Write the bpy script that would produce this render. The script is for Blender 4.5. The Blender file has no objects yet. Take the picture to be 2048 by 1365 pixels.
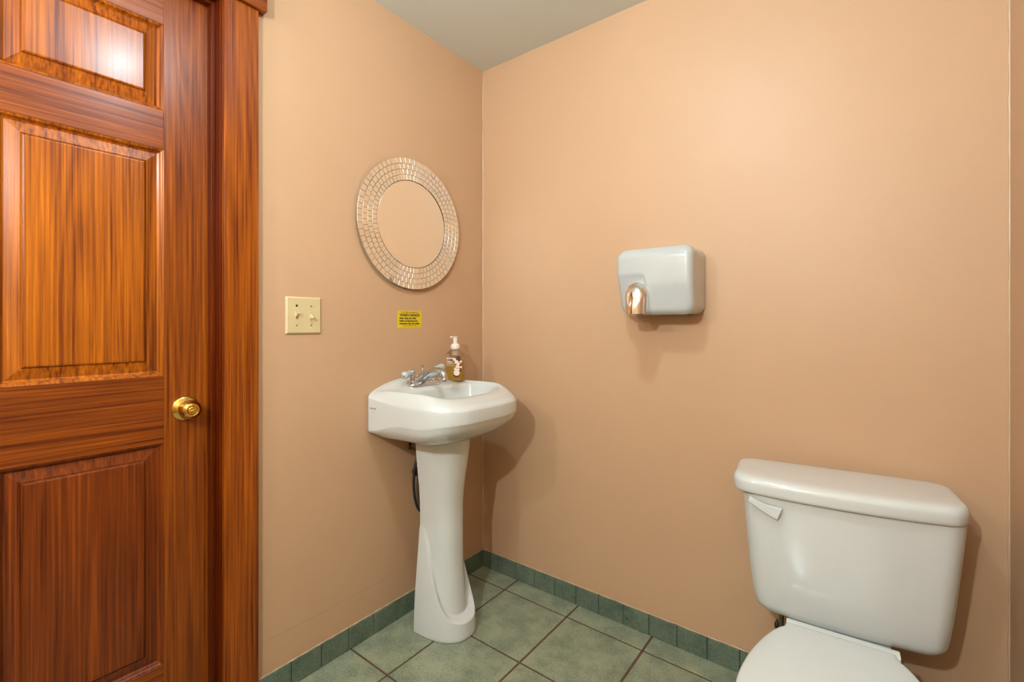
import bpy, bmesh, math, random
from mathutils import Vector, Matrix
PI = math.pi
R = math.radians
sc = bpy.context.scene
C = sc.collection
random.seed(4)

# ------------------------------------------------------------------ helpers
def root_mat(o):
    while o.parent:
        o = o.parent
    return Matrix.Translation(o.location) @ o.rotation_euler.to_matrix().to_4x4()

def obj(name, verts, faces, mat, parent=None, smooth=False, world=True, mats=None, angle=None):
    """one mesh object; vertices come in world space (or the thing's own space)"""
    if parent is not None and world:
        inv = root_mat(parent).inverted()
        verts = [inv @ Vector(v) for v in verts]
    me = bpy.data.meshes.new(name)
    me.from_pydata([tuple(v) for v in verts], [], faces)
    me.update()
    bm = bmesh.new(); bm.from_mesh(me)
    bmesh.ops.remove_doubles(bm, verts=bm.verts, dist=1e-6)
    bmesh.ops.recalc_face_normals(bm, faces=bm.faces)
    bm.to_mesh(me); bm.free()
    me.materials.append(mat)
    if smooth:
        me.polygons.foreach_set('use_smooth', [True] * len(me.polygons))
    o = bpy.data.objects.new(name, me)
    C.objects.link(o)
    if parent is not None:
        o.parent = parent
    if smooth and angle:
        try:
            me.set_sharp_from_angle(angle=R(angle))
        except Exception:
            pass
    return o

def thing(name, label, cat, loc=(0, 0, 0), rz=0, group=None):
    o = bpy.data.objects.new(name, None)
    o.empty_display_size = .05
    C.objects.link(o)
    o.location = loc; o.rotation_euler = (0, 0, rz)
    o['label'] = label; o['category'] = cat
    if group: o['group'] = group
    return o

def setting(name, loc=(0, 0, 0)):
    o = bpy.data.objects.new(name, None); C.objects.link(o)
    o.location = loc; o['kind'] = 'structure'
    return o

def box(x0, x1, y0, y1, z0, z1, bev=0, seg=2):
    bm = bmesh.new()
    bmesh.ops.create_cube(bm, size=1)
    for v in bm.verts:
        v.co = Vector((x0 + (v.co.x + .5) * (x1 - x0), y0 + (v.co.y + .5) * (y1 - y0), z0 + (v.co.z + .5) * (z1 - z0)))
    if bev:
        bmesh.ops.bevel(bm, geom=bm.edges[:], offset=bev, segments=seg, profile=.5, affect='EDGES')
    bm.verts.index_update()
    V = [v.co.copy() for v in bm.verts]; F = [[v.index for v in f.verts] for f in bm.faces]
    bm.free()
    return V, F

def join(*parts):
    V = []; F = []
    for v, f in parts:
        n = len(V); V += [Vector(p) for p in v]; F += [[i + n for i in q] for q in f]
    return V, F

def xf(part, M):
    return [M @ Vector(v) for v in part[0]], part[1]

def loft(rings, cap0=True, cap1=True, closed=True):
    n = len(rings[0]); V = []; F = []
    for r in rings: V += [Vector(p) for p in r]
    for i in range(len(rings) - 1):
        for j in range(n if closed else n - 1):
            a = i * n + j; b = i * n + (j + 1) % n
            F.append([a, b, b + n, a + n])
    if cap0: F.append(list(range(n))[::-1])
    if cap1: F.append([(len(rings) - 1) * n + j for j in range(n)])
    return V, F

def cr(p0, p1, p2, p3, t):
    return .5 * ((2 * p1) + (-p0 + p2) * t + (2 * p0 - 5 * p1 + 4 * p2 - p3) * t * t + (-p0 + 3 * p1 - 3 * p2 + p3) * t ** 3)

def spline(P, k=8):
    P = [Vector(p) for p in P]; out = []
    for i in range(len(P) - 1):
        a = P[i - 1] if i else P[0] * 2 - P[1]
        d = P[i + 2] if i + 2 < len(P) else P[-1] * 2 - P[-2]
        for j in range(k): out.append(cr(a, P[i], P[i + 1], d, j / k))
    out.append(P[-1]); return out

def loft_s(rings, k=4, **kw):
    """loft with spline-smoothed profile between the control rings"""
    dx = kw.pop('dx', 0)
    if dx: rings = [[(p[0] + dx, p[1], p[2]) for p in r_] for r_ in rings]
    n = len(rings[0])
    cols = [spline([r[j] for r in rings], k) for j in range(n)]
    return loft([[cols[j][i] for j in range(n)] for i in range(len(cols[0]))], **kw)

def tube(path, r, n=12, caps=True):
    path = [Vector(p) for p in path]
    if not callable(r):
        rr = r; r = lambda t: rr
    rings = []; up = None
    for i, p in enumerate(path):
        t = (path[min(i + 1, len(path) - 1)] - path[max(i - 1, 0)]).normalized()
        if up is None:
            up = Vector((0, 0, 1)) if abs(t.z) < .9 else Vector((1, 0, 0))
        s = t.cross(up).normalized(); up = s.cross(t).normalized()
        q = r(i / (len(path) - 1))
        rings.append([p + (s * math.cos(2 * PI * j / n) + up * math.sin(2 * PI * j / n)) * q for j in range(n)])
    return loft(rings, caps, caps)

def lathe(prof, o, ax, n=32, caps=True):
    """prof: (distance along ax, radius)"""
    ax = Vector(ax).normalized(); o = Vector(o)
    u = ax.cross(Vector((0, 0, 1)) if abs(ax.z) < .9 else Vector((1, 0, 0))).normalized(); w = ax.cross(u)
    rings = [[o + ax * h + (u * math.cos(2 * PI * j / n) + w * math.sin(2 * PI * j / n)) * max(q, 1e-5) for j in range(n)] for h, q in prof]
    return loft(rings, caps, caps)

def sprof(prof, k=5):
    return [(p.x, p.y) for p in spline([Vector((a, b, 0)) for a, b in prof], k)]

def rrect(w, h, r, n=8):
    """rounded rectangle outline, centred, counter clockwise"""
    P = []
    for cx, cy, a in ((w / 2 - r, h / 2 - r, 0), (-w / 2 + r, h / 2 - r, 90), (-w / 2 + r, -h / 2 + r, 180), (w / 2 - r, -h / 2 + r, 270)):
        for i in range(n + 1):
            t = R(a + 90 * i / n); P.append((cx + r * math.cos(t), cy + r * math.sin(t)))
    return P

# ------------------------------------------------------------------ materials
def newmat(name):
    m = bpy.data.materials.new(name); m.use_nodes = True
    nt = m.node_tree; b = nt.nodes['Principled BSDF']
    return m, nt, b

def N(nt, typ, **kw):
    n = nt.nodes.new(typ)
    for k, v in kw.items():
        if k.startswith('_'): setattr(n, k[1:], v)
        else: n.inputs[k.replace('__', ' ')].default_value = v
    return n

def L(nt, a, b): nt.links.new(a, b)

def ramp(nt, fac, stops):
    r = nt.nodes.new('ShaderNodeValToRGB')
    cr_ = r.color_ramp
    cr_.elements[0].position, cr_.elements[0].color = stops[0][0], (*stops[0][1], 1)
    cr_.elements[1].position, cr_.elements[1].color = stops[-1][0], (*stops[-1][1], 1)
    for p, c in stops[1:-1]:
        e = cr_.elements.new(p); e.color = (*c, 1)
    L(nt, fac, r.inputs['Fac']); return r.outputs['Color']

def coord(nt, scale=(1, 1, 1), loc=(0, 0, 0)):
    t = nt.nodes.new('ShaderNodeTexCoord'); m = nt.nodes.new('ShaderNodeMapping')
    m.inputs['Scale'].default_value = scale; m.inputs['Location'].default_value = loc
    L(nt, t.outputs['Object'], m.inputs['Vector']); return m.outputs['Vector']

def mathn(nt, op, a, b=None, c=None, clamp=False):
    n = nt.nodes.new('ShaderNodeMath'); n.operation = op; n.use_clamp = clamp
    for i, v in enumerate((a, b, c)):
        if v is None: continue
        if isinstance(v, (int, float)): n.inputs[i].default_value = v
        else: L(nt, v, n.inputs[i])
    return n.outputs[0]

def mix(nt, fac, a, b):
    n = nt.nodes.new('ShaderNodeMix'); n.data_type = 'RGBA'
    if isinstance(fac, (int, float)): n.inputs[0].default_value = fac
    else: L(nt, fac, n.inputs[0])
    for i, v in ((6, a), (7, b)):
        if isinstance(v, tuple): n.inputs[i].default_value = (*v, 1)
        else: L(nt, v, n.inputs[i])
    return n.outputs[2]

def bump(nt, h, bsdf, strength=.2, dist=.001):
    b = nt.nodes.new('ShaderNodeBump'); b.inputs['Strength'].default_value = strength; b.inputs['Distance'].default_value = dist
    L(nt, h, b.inputs['Height']); L(nt, b.outputs['Normal'], bsdf.inputs['Normal'])

def plain(name, col, rough=.5, metal=0, coat=0, spec=.5, var=.04, scale=20, bmp=0):
    """plain colour with a touch of procedural variation"""
    m, nt, b = newmat(name)
    n = N(nt, 'ShaderNodeTexNoise', Scale=scale, Detail=4.0)
    L(nt, coord(nt), n.inputs['Vector'])
    lo = tuple(c * (1 - var) for c in col); hi = tuple(min(1, c * (1 + var)) for c in col)
    L(nt, ramp(nt, n.outputs['Fac'], [(.3, lo), (.7, hi)]), b.inputs['Base Color'])
    b.inputs['Roughness'].default_value = rough; b.inputs['Metallic'].default_value = metal
    b.inputs['Coat Weight'].default_value = coat; b.inputs['Coat Roughness'].default_value = .05
    b.inputs['Specular IOR Level'].default_value = spec
    if bmp: bump(nt, n.outputs['Fac'], b, .3, bmp)
    return m

def wall_paint(name, col, rough=.46, spec=.32, marks=None):
    m, nt, b = newmat(name)
    v = coord(nt)
    n1 = N(nt, 'ShaderNodeTexNoise', Scale=1.6, Detail=5.0, Roughness=.55); L(nt, v, n1.inputs['Vector'])
    c = ramp(nt, n1.outputs['Fac'], [(.35, tuple(x * .975 for x in col)), (.65, tuple(min(1, x * 1.02) for x in col))])
    # scuffs
    n2 = N(nt, 'ShaderNodeTexNoise', Scale=38.0, Detail=3.0); L(nt, v, n2.inputs['Vector'])
    sp = mathn(nt, 'GREATER_THAN', n2.outputs['Fac'], .775)
    c = mix(nt, mathn(nt, 'MULTIPLY', sp, .18), c, tuple(x * .6 for x in col))
    hgt = None
    if marks:
        sep = nt.nodes.new('ShaderNodeSeparateXYZ'); L(nt, v, sep.inputs[0])
        for (axis, lo, hi, z, sl, wd, s) in marks:       # thin scribed seams: |z - z0 - slope*u| < wd
            u = sep.outputs[axis]
            wob = mathn(nt, 'MULTIPLY', mathn(nt, 'SUBTRACT', n1.outputs['Fac'], .5), .012)
            d = mathn(nt, 'SUBTRACT', sep.outputs[2], mathn(nt, 'ADD', mathn(nt, 'MULTIPLY_ADD', u, sl, z), wob))
            on = mathn(nt, 'LESS_THAN', mathn(nt, 'ABSOLUTE', d), wd)
            on = mathn(nt, 'MULTIPLY', on, mathn(nt, 'MULTIPLY', mathn(nt, 'GREATER_THAN', u, lo), mathn(nt, 'LESS_THAN', u, hi)))
            c = mix(nt, mathn(nt, 'MULTIPLY', on, s), c, tuple(x * .4 for x in col))
    L(nt, c, b.inputs['Base Color'])
    b.inputs['Roughness'].default_value = rough; b.inputs['Specular IOR Level'].default_value = spec
    n3 = N(nt, 'ShaderNodeTexNoise', Scale=220.0, Detail=2.0); L(nt, v, n3.inputs['Vector'])
    n4 = N(nt, 'ShaderNodeTexNoise', Scale=9.0, Detail=3.0); L(nt, v, n4.inputs['Vector'])
    h = mathn(nt, 'ADD', mathn(nt, 'MULTIPLY', n3.outputs['Fac'], .12), mathn(nt, 'MULTIPLY', n4.outputs['Fac'], 1.0))
    bump(nt, h, b, .25, .0016)
    return m

def wood(name, axis='z', seed=0., dark=(.10, .010, .0008), lite=(.58, .135, .0025), knots=None, rough=.32, coat=.28, spec=.22):
    m, nt, b = newmat(name)
    s = [1, 1, 1]; s['xyz'.index(axis)] = .045
    v = coord(nt, s, (seed * 1.7, seed * .9, seed * 2.3))
    s2 = [1, 1, 1]; s2['xyz'.index(axis)] = .16
    v2 = coord(nt, s2, (seed, seed, seed))
    low = N(nt, 'ShaderNodeTexNoise', Scale=7.0, Detail=2.0); L(nt, v, low.inputs['Vector'])
    rings = mathn(nt, 'SINE', mathn(nt, 'MULTIPLY', low.outputs['Fac'], 130.0))
    rings = mathn(nt, 'MULTIPLY_ADD', rings, .5, .5)
    sf = [1, 1, 1]; sf['xyz'.index(axis)] = .014
    vf = coord(nt, sf, (seed * 3.1, seed * 1.3, seed * .7))
    fib = N(nt, 'ShaderNodeTexNoise', Scale=210.0, Detail=4.0, Roughness=.6); L(nt, vf, fib.inputs['Vector'])
    med = N(nt, 'ShaderNodeTexNoise', Scale=48.0, Detail=2.0, Roughness=.5); L(nt, vf, med.inputs['Vector'])
    blo = N(nt, 'ShaderNodeTexNoise', Scale=9.0, Detail=5.0, Roughness=.65); L(nt, v2, blo.inputs['Vector'])
    f = mathn(nt, 'MULTIPLY', rings, .17)
    f = mathn(nt, 'MULTIPLY_ADD', mathn(nt, 'SUBTRACT', fib.outputs['Fac'], .5), 1.5, f)
    f = mathn(nt, 'MULTIPLY_ADD', mathn(nt, 'SUBTRACT', med.outputs['Fac'], .5), .6, f)
    f = mathn(nt, 'MULTIPLY_ADD', mathn(nt, 'SUBTRACT', blo.outputs['Fac'], .5), .45, f)
    f = mathn(nt, 'ADD', f, .38)
    mid = tuple(d * .42 + l * .58 for d, l in zip(dark, lite))
    c = ramp(nt, f, [(.12, dark), (.40, tuple(d * .62 + l * .38 for d, l in zip(dark, lite))), (.60, mid), (.85, lite)])
    if knots:
        raw = coord(nt)
        for (p, r) in knots:
            d = nt.nodes.new('ShaderNodeVectorMath'); d.operation = 'DISTANCE'
            L(nt, raw, d.inputs[0]); d.inputs[1].default_value = p
            wob = mathn(nt, 'MULTIPLY_ADD', fib.outputs['Fac'], .006, d.outputs['Value'])
            k = mathn(nt, 'LESS_THAN', mathn(nt, 'SUBTRACT', wob, .003), r)
            halo = mathn(nt, 'SUBTRACT', 1, mathn(nt, 'DIVIDE', d.outputs['Value'], r * 4), clamp=True)
            c = mix(nt, mathn(nt, 'MULTIPLY', halo, .6), c, dark)
            c = mix(nt, mathn(nt, 'MULTIPLY', k, .8), c, (.02, .006, .002))
    L(nt, c, b.inputs['Base Color'])
    b.inputs['Roughness'].default_value = rough
    b.inputs['Specular IOR Level'].default_value = spec
    b.inputs['Coat Weight'].default_value = coat; b.inputs['Coat Roughness'].default_value = .22
    bump(nt, mathn(nt, 'ADD', fib.outputs['Fac'], mathn(nt, 'MULTIPLY', rings, .3)), b, .35, .0006)
    return m

def tile_mat(name, base, dark, rough=.42):
    m, nt, b = newmat(name)
    v = coord(nt)
    n1 = N(nt, 'ShaderNodeTexNoise', Scale=11.0, Detail=8.0, Roughness=.68); L(nt, v, n1.inputs['Vector'])
    n2 = N(nt, 'ShaderNodeTexNoise', Scale=170.0, Detail=4.0, Roughness=.7); L(nt, v, n2.inputs['Vector'])
    n3 = N(nt, 'ShaderNodeTexNoise', Scale=60.0, Detail=2.0); L(nt, v, n3.inputs['Vector'])
    f = mathn(nt, 'ADD', mathn(nt, 'MULTIPLY', n1.outputs['Fac'], .52), mathn(nt, 'MULTIPLY', n2.outputs['Fac'], .53))
    mid = tuple((a + c) / 2 for a, c in zip(base, dark))
    warm = (base[0] * 1.18, base[1] * 1.02, base[2] * .86)
    c = ramp(nt, f, [(.38, dark), (.5, mid), (.58, base), (.72, warm)])
    pit = mathn(nt, 'GREATER_THAN', n3.outputs['Fac'], .735)
    c = mix(nt, mathn(nt, 'MULTIPLY', pit, .7), c, tuple(x * .22 for x in dark))
    L(nt, c, b.inputs['Base Color'])
    b.inputs['Roughness'].default_value = rough
    h = mathn(nt, 'SUBTRACT', mathn(nt, 'ADD', n2.outputs['Fac'], n1.outputs['Fac']), mathn(nt, 'MULTIPLY', pit, 1.2))
    bump(nt, h, b, .5, .0008)
    return m

PEACH = (.50, .304, .172)
M_wall_l = wall_paint('peach_paint_left', PEACH, marks=[(1, -.995, -.53, .171, 0.0, .0006, .55)])
M_wall = wall_paint('peach_paint', PEACH)
M_ceil = wall_paint('ceiling_paint', (.61, .63, .58), rough=.7, spec=.3)
M_caulk = plain('painted_caulk', (.54, .36, .22), rough=.3, spec=.6)
M_grout = plain('brown_grout', (.10, .052, .026), rough=.9, var=.3, scale=60, bmp=.001)
M_tile = tile_mat('green_floor_tile', (.285, .298, .195), (.12, .148, .098))
M_tileb = tile_mat('green_base_tile', (.13, .165, .115), (.055, .082, .056))
M_cer = plain('white_porcelain', (.585, .585, .545), rough=.10, coat=.5, var=.01)
M_seat = plain('white_seat_plastic', (.58, .59, .555), rough=.2, coat=.2, var=.01)
M_enamel = plain('white_enamel', (.44, .445, .425), rough=.16, coat=.4, var=.012)
M_chrome = plain('chrome', (.60, .66, .72), rough=.05, metal=1, var=.02)
M_nozzle = plain('polished_nozzle', (.86, .84, .82), rough=.04, metal=1, var=.01)
M_brass = plain('polished_brass', (.80, .52, .13), rough=.09, metal=1, var=.05)
M_black = plain('black_void', (.006, .005, .005), rough=.6)
M_rubber = plain('black_rubber', (.018, .014, .012), rough=.45)
M_braid = plain('braided_steel', (.18, .14, .10), rough=.4, metal=.8, var=.5, scale=900)
M_cream = plain('cream_plastic', (.57, .45, .24), rough=.3, var=.02)
M_cream2 = plain('cream_toggle', (.60, .48, .28), rough=.3, var=.02)
M_rust = plain('worn_red', (.36, .12, .05), rough=.6, var=.3, scale=200)
M_yel = plain('yellow_vinyl', (.66, .46, .009), rough=.35, var=.02)
M_ink = plain('black_ink', (.028, .016, .008), rough=.5)
M_ink2 = plain('brown_small_ink', (.12, .07, .012), rough=.5)
M_mirror = plain('mirror_glass', (.93, .93, .91), rough=.006, metal=1, var=.003)
M_mosaic = plain('mirror_mosaic', (.90, .91, .92), rough=.05, metal=1, var=.03)
M_back = plain('mirror_backing', (.05, .03, .02), rough=.7)
M_screw = plain('cream_screw', (.55, .42, .24), rough=.35, metal=.4)
M_pump = plain('pale_pink_pump', (.72, .60, .51), rough=.35, var=.02)
M_pink = plain('pink_petals', (.80, .56, .46), rough=.5, var=.1, scale=300)
M_leaf = plain('dark_leaves', (.07, .035, .015), rough=.5, var=.3, scale=200)
M_white = plain('white_print', (.85, .80, .72), rough=.5)
def tone(k, g=1.0): return dict(dark=(.115 * k, .017 * k * g, .001), lite=(.54 * k, .140 * k * g, .0028))
WS = [wood('varnished_stile_%d' % i, 'z', i * 1.37 + .3, **tone(.58, .88)) for i in range(3)]
WPAN = [wood('varnished_panel_%d' % i, 'z', i * 1.9 + 2.2, **t) for i, t in enumerate((tone(.42, .74), tone(.93), tone(.85, .95)))]  # lowest panel's wood darkened to imitate the light falloff down the door
WY = [wood('varnished_rail_%d' % i, 'y', i * 2.1 + .7, **tone(.56, .84)) for i in range(3)]
W_cas = wood('varnished_casing', 'z', 5.1, dark=(.080, .0095, .001), lite=(.37, .086, .0022),
             knots=[((.018, -1.052, 1.810), .006), ((.018, -1.028, 1.516), .006), ((.018, -1.075, 1.01), .002), ((.018, -1.052, .60), .0025)])
W_dark = wood('varnished_jamb', 'z', 8.2, dark=(.035, .003, .0005), lite=(.13, .018, .001), coat=.12, spec=.15)

def glass(name, col, rough=0., ior=1.45, trans=1.0):
    m, nt, b = newmat(name)
    n = N(nt, 'ShaderNodeTexNoise', Scale=30.0); L(nt, coord(nt), n.inputs['Vector'])
    L(nt, ramp(nt, n.outputs['Fac'], [(.3, tuple(c * .98 for c in col)), (.7, col)]), b.inputs['Base Color'])
    b.inputs['Transmission Weight'].default_value = trans; b.inputs['Roughness'].default_value = rough; b.inputs['IOR'].default_value = ior
    return m
M_bottle = glass('clear_bottle_plastic', (.99, .985, .97), .02, 1.08)
M_soap = glass('amber_soap', (.92, .64, .15), .02, 1.05, .62)

# ------------------------------------------------------------------ room (metres; corner at the origin)
W, D, H = 1.68, 2.40, 2.272
# left wall with the door opening cut out (y -2.02 .. -1.095)
lv, lf = join(box(-.12, 0, -1.090, .12, -.05, H + .05), box(-.12, 0, -D - .12, -2.022, -.05, H + .05), box(-.12, 0, -2.022, -1.090, 2.008, H + .05))
o = obj('wall_left', lv, lf, M_wall_l); o['kind'] = 'structure'
o = obj('wall_back', *box(0, W, 0, .12, -.05, H + .05), M_wall); o['kind'] = 'structure'
o = obj('wall_right', *box(W, W + .12, -D, .12, -.05, H + .05), M_wall); o['kind'] = 'structure'
o = obj('wall_front', *box(0, W + .12, -D - .12, -D, -.05, H + .05), M_wall); o['kind'] = 'structure'
o = obj('ceiling', *box(0, W, -D, 0, H, H + .1), M_ceil); o['kind'] = 'structure'

# floor: grout bed with bevelled tiles
def tiles():
    parts = [box(0, W, -D, 0, -.03, -.0025)]
    T = .2985; g = .0038
    xs = [.2035 + T * k for k in range(-1, 7)]; ys = [-.0955 - T * k for k in range(-1, 9)]
    for i in range(len(xs) - 1):
        for j in range(len(ys) - 1):
            x0, x1 = max(xs[i], .0) + g, min(xs[i + 1], W) - g
            y1, y0 = min(ys[j], 0) - g, max(ys[j + 1], -D) + g
            if x1 - x0 < .01 or y1 - y0 < .01: continue
            parts.append(box(x0, x1, y0, y1, -.0045, random.uniform(-.0003, .0003), .0016, 2))
    return join(*parts)
fv, ff = tiles()
o = obj('floor', fv, ff, M_tile); o['kind'] = 'structure'
o.data.materials.append(M_grout)
for p in o.data.polygons:
    if p.center.z < -.002 and (abs(p.normal.z) > .9) : p.material_index = 1

# caulk lines in the corners, painted over
def caulk(name, x, y):
    pts = [(x + random.uniform(-.0006, .0006), y, .07 + (H - .07) * i / 60) for i in range(61)]
    o = obj(name, *tube(pts, lambda t: .0032 + .0012 * math.sin(t * 37) * math.sin(t * 91), 8), M_caulk, smooth=True); o['kind'] = 'structure'
caulk('trim_1', .001, -.001)
caulk('trim_2', W, 0)

# baseboards of small tiles, one object per wall
def base_left():
    P = [box(0, .0035, -.998, 0, .0, .0735)]
    y = -.012
    while y > -.99:
        y0 = max(y - .0965, -.998)
        P.append(box(.002, .0095, y0, y, .001, .0735 + random.uniform(-.001, .001), .0012)); y -= .0988
    return join(*P)
def base_back(x0, x1, ph):
    P = [box(x0, x1, -.0035, 0, 0, .0735)]
    x = ph
    while x < x1:
        P.append(box(max(x + .0011, x0 + .0), min(x + .0977, x1), -.0095, -.002, .001, .0735 + random.uniform(-.001, .001), .0012)); x += .0988
    return join(*P)
for nm, pr in (('baseboard_left', base_left()), ('baseboard_back', base_back(0, W, -.001)),
               ('baseboard_right', join(box(W - .0035, W, -D, 0, 0, .0735), *[box(W - .0095, W - .002, -.0975 - .0988 * k, -.0011 - .0988 * k, .001, .0735, .0012) for k in range(24)]))):
    o = obj(nm, *pr, M_tileb); o['kind'] = 'structure'
    o.data.materials.append(M_grout)
    for p in o.data.polygons:
        c = p.center
        if nm == 'baseboard_left' and c.x < .0036 and p.area > .02: p.material_index = 1
        if nm == 'baseboard_back' and c.y > -.0036 and p.area > .02: p.material_index = 1
        if nm == 'baseboard_right' and c.x > W - .0036 and p.area > .02: p.material_index = 1
# thin ragged lip of old caulk above the tiles
for nm, pts in (('trim_3', [(.0035, -.998 + .998 * i / 80, .0745 + random.uniform(-.0006, .0006)) for i in range(81)]),
                ('trim_4', [(W * i / 120, -.0035, .0745 + random.uniform(-.0006, .0006)) for i in range(121)])):
    o = obj(nm, *tube(pts, lambda t: .0022 + .0008 * math.sin(t * 140), 6), M_caulk, smooth=True); o['kind'] = 'structure'

# ------------------------------------------------------------------ door
XF = -.055
dr = setting('door_1', (XF, -1.5575, 0))
def plank(nm, y0, y1, z0, z1, m):
    obj(nm, *box(XF - .035, XF, y0, y1, z0, z1, .0007, 1), m, dr)
plank('stile', -1.2074, -1.0995, .008, 1.998, WS[0])
plank('stile', -1.611, -1.504, .008, 1.998, WS[1])
plank('stile', -2.0155, -1.908, .008, 1.998, WS[2])
cols = [(-1.504, -1.2074), (-1.908, -1.611)]
rows = [(.2165, .798), (.974, 1.566), (1.668, 1.893)]
rails = [(.008, .2165), (.798, .974), (1.566, 1.668), (1.893, 1.998)]
for k, (y0, y1) in enumerate(cols):
    for i, (z0, z1) in enumerate(rails): plank('rail', y0, y1, z0, z1, WY[(i + k) % 3])
    for i, (z0, z1) in enumerate(rows):
        prof = [(0, 0), (.001, -.0008), (.0035, -.0016), (.006, -.0040), (.0085, -.0085), (.0115, -.0110), (.0125, -.0118),
                (.0365, -.0058), (.0375, -.0072), (.0385, -.0060), (.0400, -.0030), (.0425, -.0018), (.0435, -.0016)]
        rings = [[(XF + d, y0 + e, z0 + e), (XF + d, y1 - e, z0 + e), (XF + d, y1 - e, z1 - e), (XF + d, y0 + e, z1 - e)] for e, d in prof]
        rings = [[(XF - .02, *p[1:]) for p in rings[0]]] + rings
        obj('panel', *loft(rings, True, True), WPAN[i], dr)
kn = bpy.data.objects.new('door_knob', None); C.objects.link(kn); kn.parent = dr
KC = (XF, -1.160, .882)
obj('rosette', *lathe(sprof([(0, .0315), (.003, .0325), (.006, .0310), (.009, .0255), (.0115, .0200), (.013, .0135), (.016, .0115)], 4), KC, (1, 0, 0), 40), M_brass, kn, True, angle=50)
obj('knob', *lathe(sprof([(.012, .0110), (.020, .0105), (.025, .0115), (.029, .0190), (.034, .0245), (.040, .0262), (.046, .0240), (.051, .0205), (.0545, .0175), (.0565, .0150), (.0560, .0125), (.0545, .0118)], 4), KC, (1, 0, 0), 40), M_brass, kn, True)
kc = Vector(KC)
obj('turn_button', *join(lathe(sprof([(.052, .0105), (.0560, .0103), (.0575, .0085), (.0578, .0030), (.0578, .0001)], 3), KC, (1, 0, 0), 28),
                         xf(box(.0570, .0615, -.0085, .0085, -.0019, .0019, .0012), Matrix.Translation(kc) @ Matrix.Rotation(R(14), 4, 'X'))), M_brass, kn, True, angle=40)

tr = setting('trim_5', (0, -1.04, 0))
obj('casing_board', *box(.0003, .018, -1.0905, -1.0008, 0, 2.011, .0018), W_cas, tr)
obj('casing_board', *box(.0003, .018, -2.1155, -2.0255, 0, 2.011, .0018), W_cas, tr)
obj('header_board', *box(.0003, .030, -2.137, -.982, 2.0115, 2.135, .0015), WY[1], tr)
obj('jamb', *join(box(-.12, .0002, -1.0955, -1.0885, 0, 2.011, .0012), box(-.12, .0002, -2.0275, -2.0205, 0, 2.011, .0012), box(-.12, .0002, -2.0205, -1.0955, 2.004, 2.011, .0012)), W_dark, tr)
obj('door_stop', *join(box(XF + .0005, -.030, -1.1055, -1.0955, 0, 2.004, .0015), box(XF + .0005, -.030, -2.0205, -2.0105, 0, 2.004, .0015), box(XF + .0005, -.030, -2.0105, -1.1055, 1.994, 2.004, .0015)), W_dark, tr)

# ------------------------------------------------------------------ text helper
def text_mesh(s, size, align='LEFT', bold=0.0, ext=.0002, sx=1.0):
    cu = bpy.data.curves.new('t', 'FONT'); cu.body = s; cu.size = size; cu.align_x = align; cu.offset = bold; cu.extrude = ext; cu.resolution_u = 3
    to = bpy.data.objects.new('t', cu); C.objects.link(to)
    bpy.context.view_layer.update()
    me = to.evaluated_get(bpy.context.evaluated_depsgraph_get()).to_mesh()
    V = [Vector((v.co.x * sx, v.co.y, v.co.z)) for v in me.vertices]; F = [list(p.vertices) for p in me.polygons]
    bpy.data.objects.remove(to); bpy.data.curves.remove(cu)
    return V, F
# frame on the left wall: text x -> +y, text y -> +z, text normal -> +x
LW = lambda x, y, z: Matrix.Translation((x, y, z)) @ Matrix(((0, 0, 1, 0), (1, 0, 0, 0), (0, 1, 0, 0), (0, 0, 0, 1)))

# ------------------------------------------------------------------ round mirror
MC = Vector((0, -.428, 1.492))
mi = thing('round_mirror', 'round wall mirror with a wide mosaic frame of small mirror tiles, above the sink', 'mirror', tuple(MC))
def disc(x0, x1, r0, r1=None, n=96):
    return lathe([(x0, r0), (x1, r1 or r0)], MC, (1, 0, 0), n)
obj('backing_board', *lathe([(.0015, .236), (.010, .236), (.0105, .2465), (.0145, .2485)], MC, (1, 0, 0), 96), M_back, mi)
obj('mirror_glass', *lathe([(.0146, .1660), (.0172, .1660), (.0180, .1645)], MC, (1, 0, 0), 96), M_mirror, mi)
def mosaic():
    V = []; F = []
    r0, r1, rows_ = .1675, .2495, 4
    ph = 0
    for k in range(rows_):
        a = r0 + (r1 - r0) * k / rows_; b = r0 + (r1 - r0) * (k + 1) / rows_
        n = 66
        jitter = [random.uniform(-.006, .006) for _ in range(n)]
        for j in range(n):
            t0 = 2 * PI * (j + ph) / n + jitter[j]; t1 = 2 * PI * (j + 1 + ph) / n + jitter[(j + 1) % n]
            tilt = random.uniform(-.0002, .0002); tilt2 = random.uniform(-.0002, .0002)
            g = .00032; bw = .0008
            ring = []
            for e, h in ((g, .0146), (g, .0184), (g + bw, .0194)):
                q = []
                for (ra, ta, s1, s2) in ((a + e, t0 + e / a, -1, -1), (b - e, t0 + e / b, 1, -1), (b - e, t1 - e / b, 1, 1), (a + e, t1 - e / a, -1, 1)):
                    q.append(MC + Vector((h + (s1 * tilt + s2 * tilt2 if h > .018 else 0), ra * math.sin(ta), ra * math.cos(ta))))
                ring.append(q)
            v, f = loft(ring); m = len(V); V += v; F += [[i + m for i in q] for q in f]
        ph += random.uniform(.3, .7)
    return V, F
obj('mosaic_frame', *mosaic(), M_mosaic, mi)

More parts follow.
